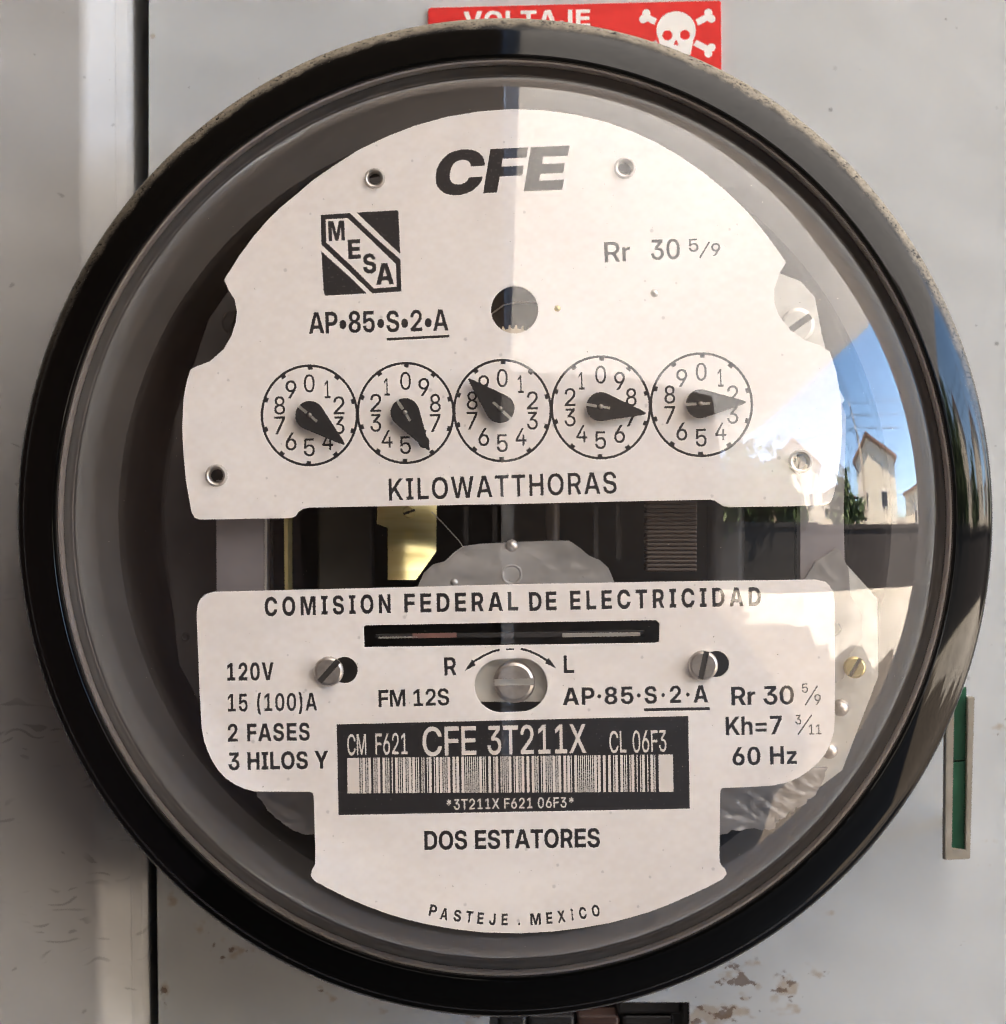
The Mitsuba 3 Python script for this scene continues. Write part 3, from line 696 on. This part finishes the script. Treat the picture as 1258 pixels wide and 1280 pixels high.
def house(deg, dist, w, d, hgt, roof, label, windows=((-.25, .55), (.25, .55)), turn=0.0):
    """a house facing the meter: walls, gabled roof, windows with frames"""
    k = thing('street_house', label, 'house', )
    x, y = bearing(deg, dist)
    to = T().translate([x, y, 0]).rotate([0, 0, 1], deg + 0 + turn)      # local +y looks back at the meter
    wall = bx(-w / 2, w / 2, -d, 0, 0, hgt)
    gab = trimesh.creation.extrude_polygon(Polygon([(-w / 2, 0), (w / 2, 0), (0, roof)]), d, engine='earcut')
    gab.vertices = np.stack([gab.vertices[:, 0], -gab.vertices[:, 2], gab.vertices[:, 1] + hgt], 1)
    gab.invert()
    obj('wall', cat([wall, gab]), 'house_cream', k, to_world=to)
    r1 = trimesh.creation.extrude_polygon(Polygon([(-w / 2 - .3, -.12), (0, roof + .06), (w / 2 + .3, -.12), (w / 2 + .3, .05), (0, roof + .25), (-w / 2 - .3, .05)]), d + .6, engine='earcut')
    r1.vertices = np.stack([r1.vertices[:, 0], .3 - r1.vertices[:, 2], r1.vertices[:, 1] + hgt], 1)
    r1.invert()
    obj('roof', r1, 'roof_tile', k, to_world=to)
    for fx, fz in windows:
        cx, cz = fx * w, fz * hgt
        wn = obj('window', bx(cx - .33, cx + .33, -.05, .03, cz - .42, cz + .42), 'white_trim', k, to_world=to)
        obj('pane', bx(cx - .27, cx + .27, .0305, .04, cz - .36, cz + .36), 'house_dark', wn, to_world=to)
    return k
house(56, 21, 6.0, 7, 4.6, 1.3, 'cream gabled house across the street, mirrored in the glass right of the dials')
house(86, 19, 4.6, 7, 4.4, 1.2, 'cream gabled house mirrored behind the pole at the right of the glass')
house(106, 24, 9.0, 7, 2.9, 0.7, 'low wide cream house mirrored at the far right edge of the glass', ((-.3, .55), (0, .55), (.3, .55)))
house(70, 34, 9.0, 6, 3.4, 0.9, 'long low cream house mirrored behind the round tree', ((-.3, .6), (0, .6), (.3, .6)))
house(46, 30, 7.0, 6, 3.6, 1.0, 'low cream house mirrored behind the dark trees', ((-.25, .6), (.25, .6)))

# boundary wall with dark gate along the street
def seg_wall(d0, d1, dist, z1, m, name, label, cat_):
    x0, y0 = bearing(d0, dist / math.cos(math.radians(d0 - 60)))
    x1, y1 = bearing(d1, dist / math.cos(math.radians(d1 - 60)))
    L, a = math.hypot(x1 - x0, y1 - y0), math.degrees(math.atan2(y1 - y0, x1 - x0))
    k = thing(name, label, cat_)
    to = T().translate([x0, y0, 0]).rotate([0, 0, 1], a)
    obj('panel', bx(0, L, -.1, .1, 0, z1), m, k, to_world=to)
    obj('coping', bx(-.05, L + .05, -.14, .14, z1 + .002, z1 + .10), m, k, to_world=to)
seg_wall(12, 62, 7.5, 1.35, 'gate_dark', 'street_gate', 'dark sheet metal gate across the street mirrored in the glass', 'gate')
seg_wall(62, 108, 7.5, 1.3, 'fence_dark', 'boundary_wall', 'dark brown boundary wall across the street mirrored in the glass', 'wall')

def tree(deg, dist, hgt, rad, zc, label, n, seed, trunk=True):
    g = np.random.default_rng(seed)
    k = thing('street_tree', label, 'tree')
    x, y = bearing(deg, dist)
    clumps = [(g.normal(0, .45, 3) * [rad, rad, hgt * .42], g.uniform(.25, .5) * rad) for _ in range(14)]
    c = np.array([clumps[i][0] + g.normal(0, 1, 3) * clumps[i][1] * .6 for i in g.integers(0, 14, n)])
    s = g.uniform(.08, .16, (n, 1))
    a, b = g.normal(0, 1, (n, 3)), g.normal(0, 1, (n, 3))
    a /= np.linalg.norm(a, axis=1, keepdims=True)
    b -= a * (a * b).sum(1, keepdims=True)
    b /= np.linalg.norm(b, axis=1, keepdims=True)
    v = np.stack([c - a * s, c - b * s * .6, c + a * s, c + b * s * .6], 1).reshape(-1, 3) + [x, y, zc]
    f = np.arange(4 * n).reshape(-1, 4)
    obj('crown', (v, f), 'leaves', k)
    obj('trunk', trimesh.creation.cone(.14, zc + hgt * .3, sections=10, transform=trimesh.transformations.translation_matrix([x, y, 0])), 'bark', k)
tree(40, 8.5, 2.4, 1.1, 1.9, 'dark leafy tree mirrored in the gap between the plates', 2600, 1)
tree(50, 9.0, 2.2, 1.1, 1.7, 'green tree mirrored right of the dark gap', 2600, 2)
tree(72, 10.0, 2.2, 0.9, 1.6, 'round green tree mirrored left of the pole', 2200, 3)
tree(118, 8.0, 4.0, 1.0, 2.4, 'tall dark tree mirrored at the right edge of the glass', 2600, 4)

UP = thing('utility_pole', 'slim grey utility pole with small insulators mirrored in the right of the glass', 'pole')
x, y = bearing(82, 11.5)
obj('shaft', trimesh.creation.cone(.24, 9.0, sections=12, transform=trimesh.transformations.translation_matrix([x, y, -2.0]) ), 'pole_wood', UP, smooth=40)
for z in (4.3, 4.7, 5.1):
    obj('insulator', trimesh.creation.cylinder(.05, .16, sections=10, transform=trimesh.transformations.translation_matrix([x - .14, y, z])), 'white_trim', UP, smooth=40)
for z in (4.35, 4.75, 5.15):
    pts = [np.array([x - .14, y + t, z - .55 * (1 - (abs(t) % 14 / 7 - 1) ** 2)]) for t in np.linspace(-28, 14, 43)]
    obj('wire', cat([trimesh.creation.cylinder(.014, segment=(p, q), sections=5) for p, q in zip(pts, pts[1:])]), 'gate_dark', UP)
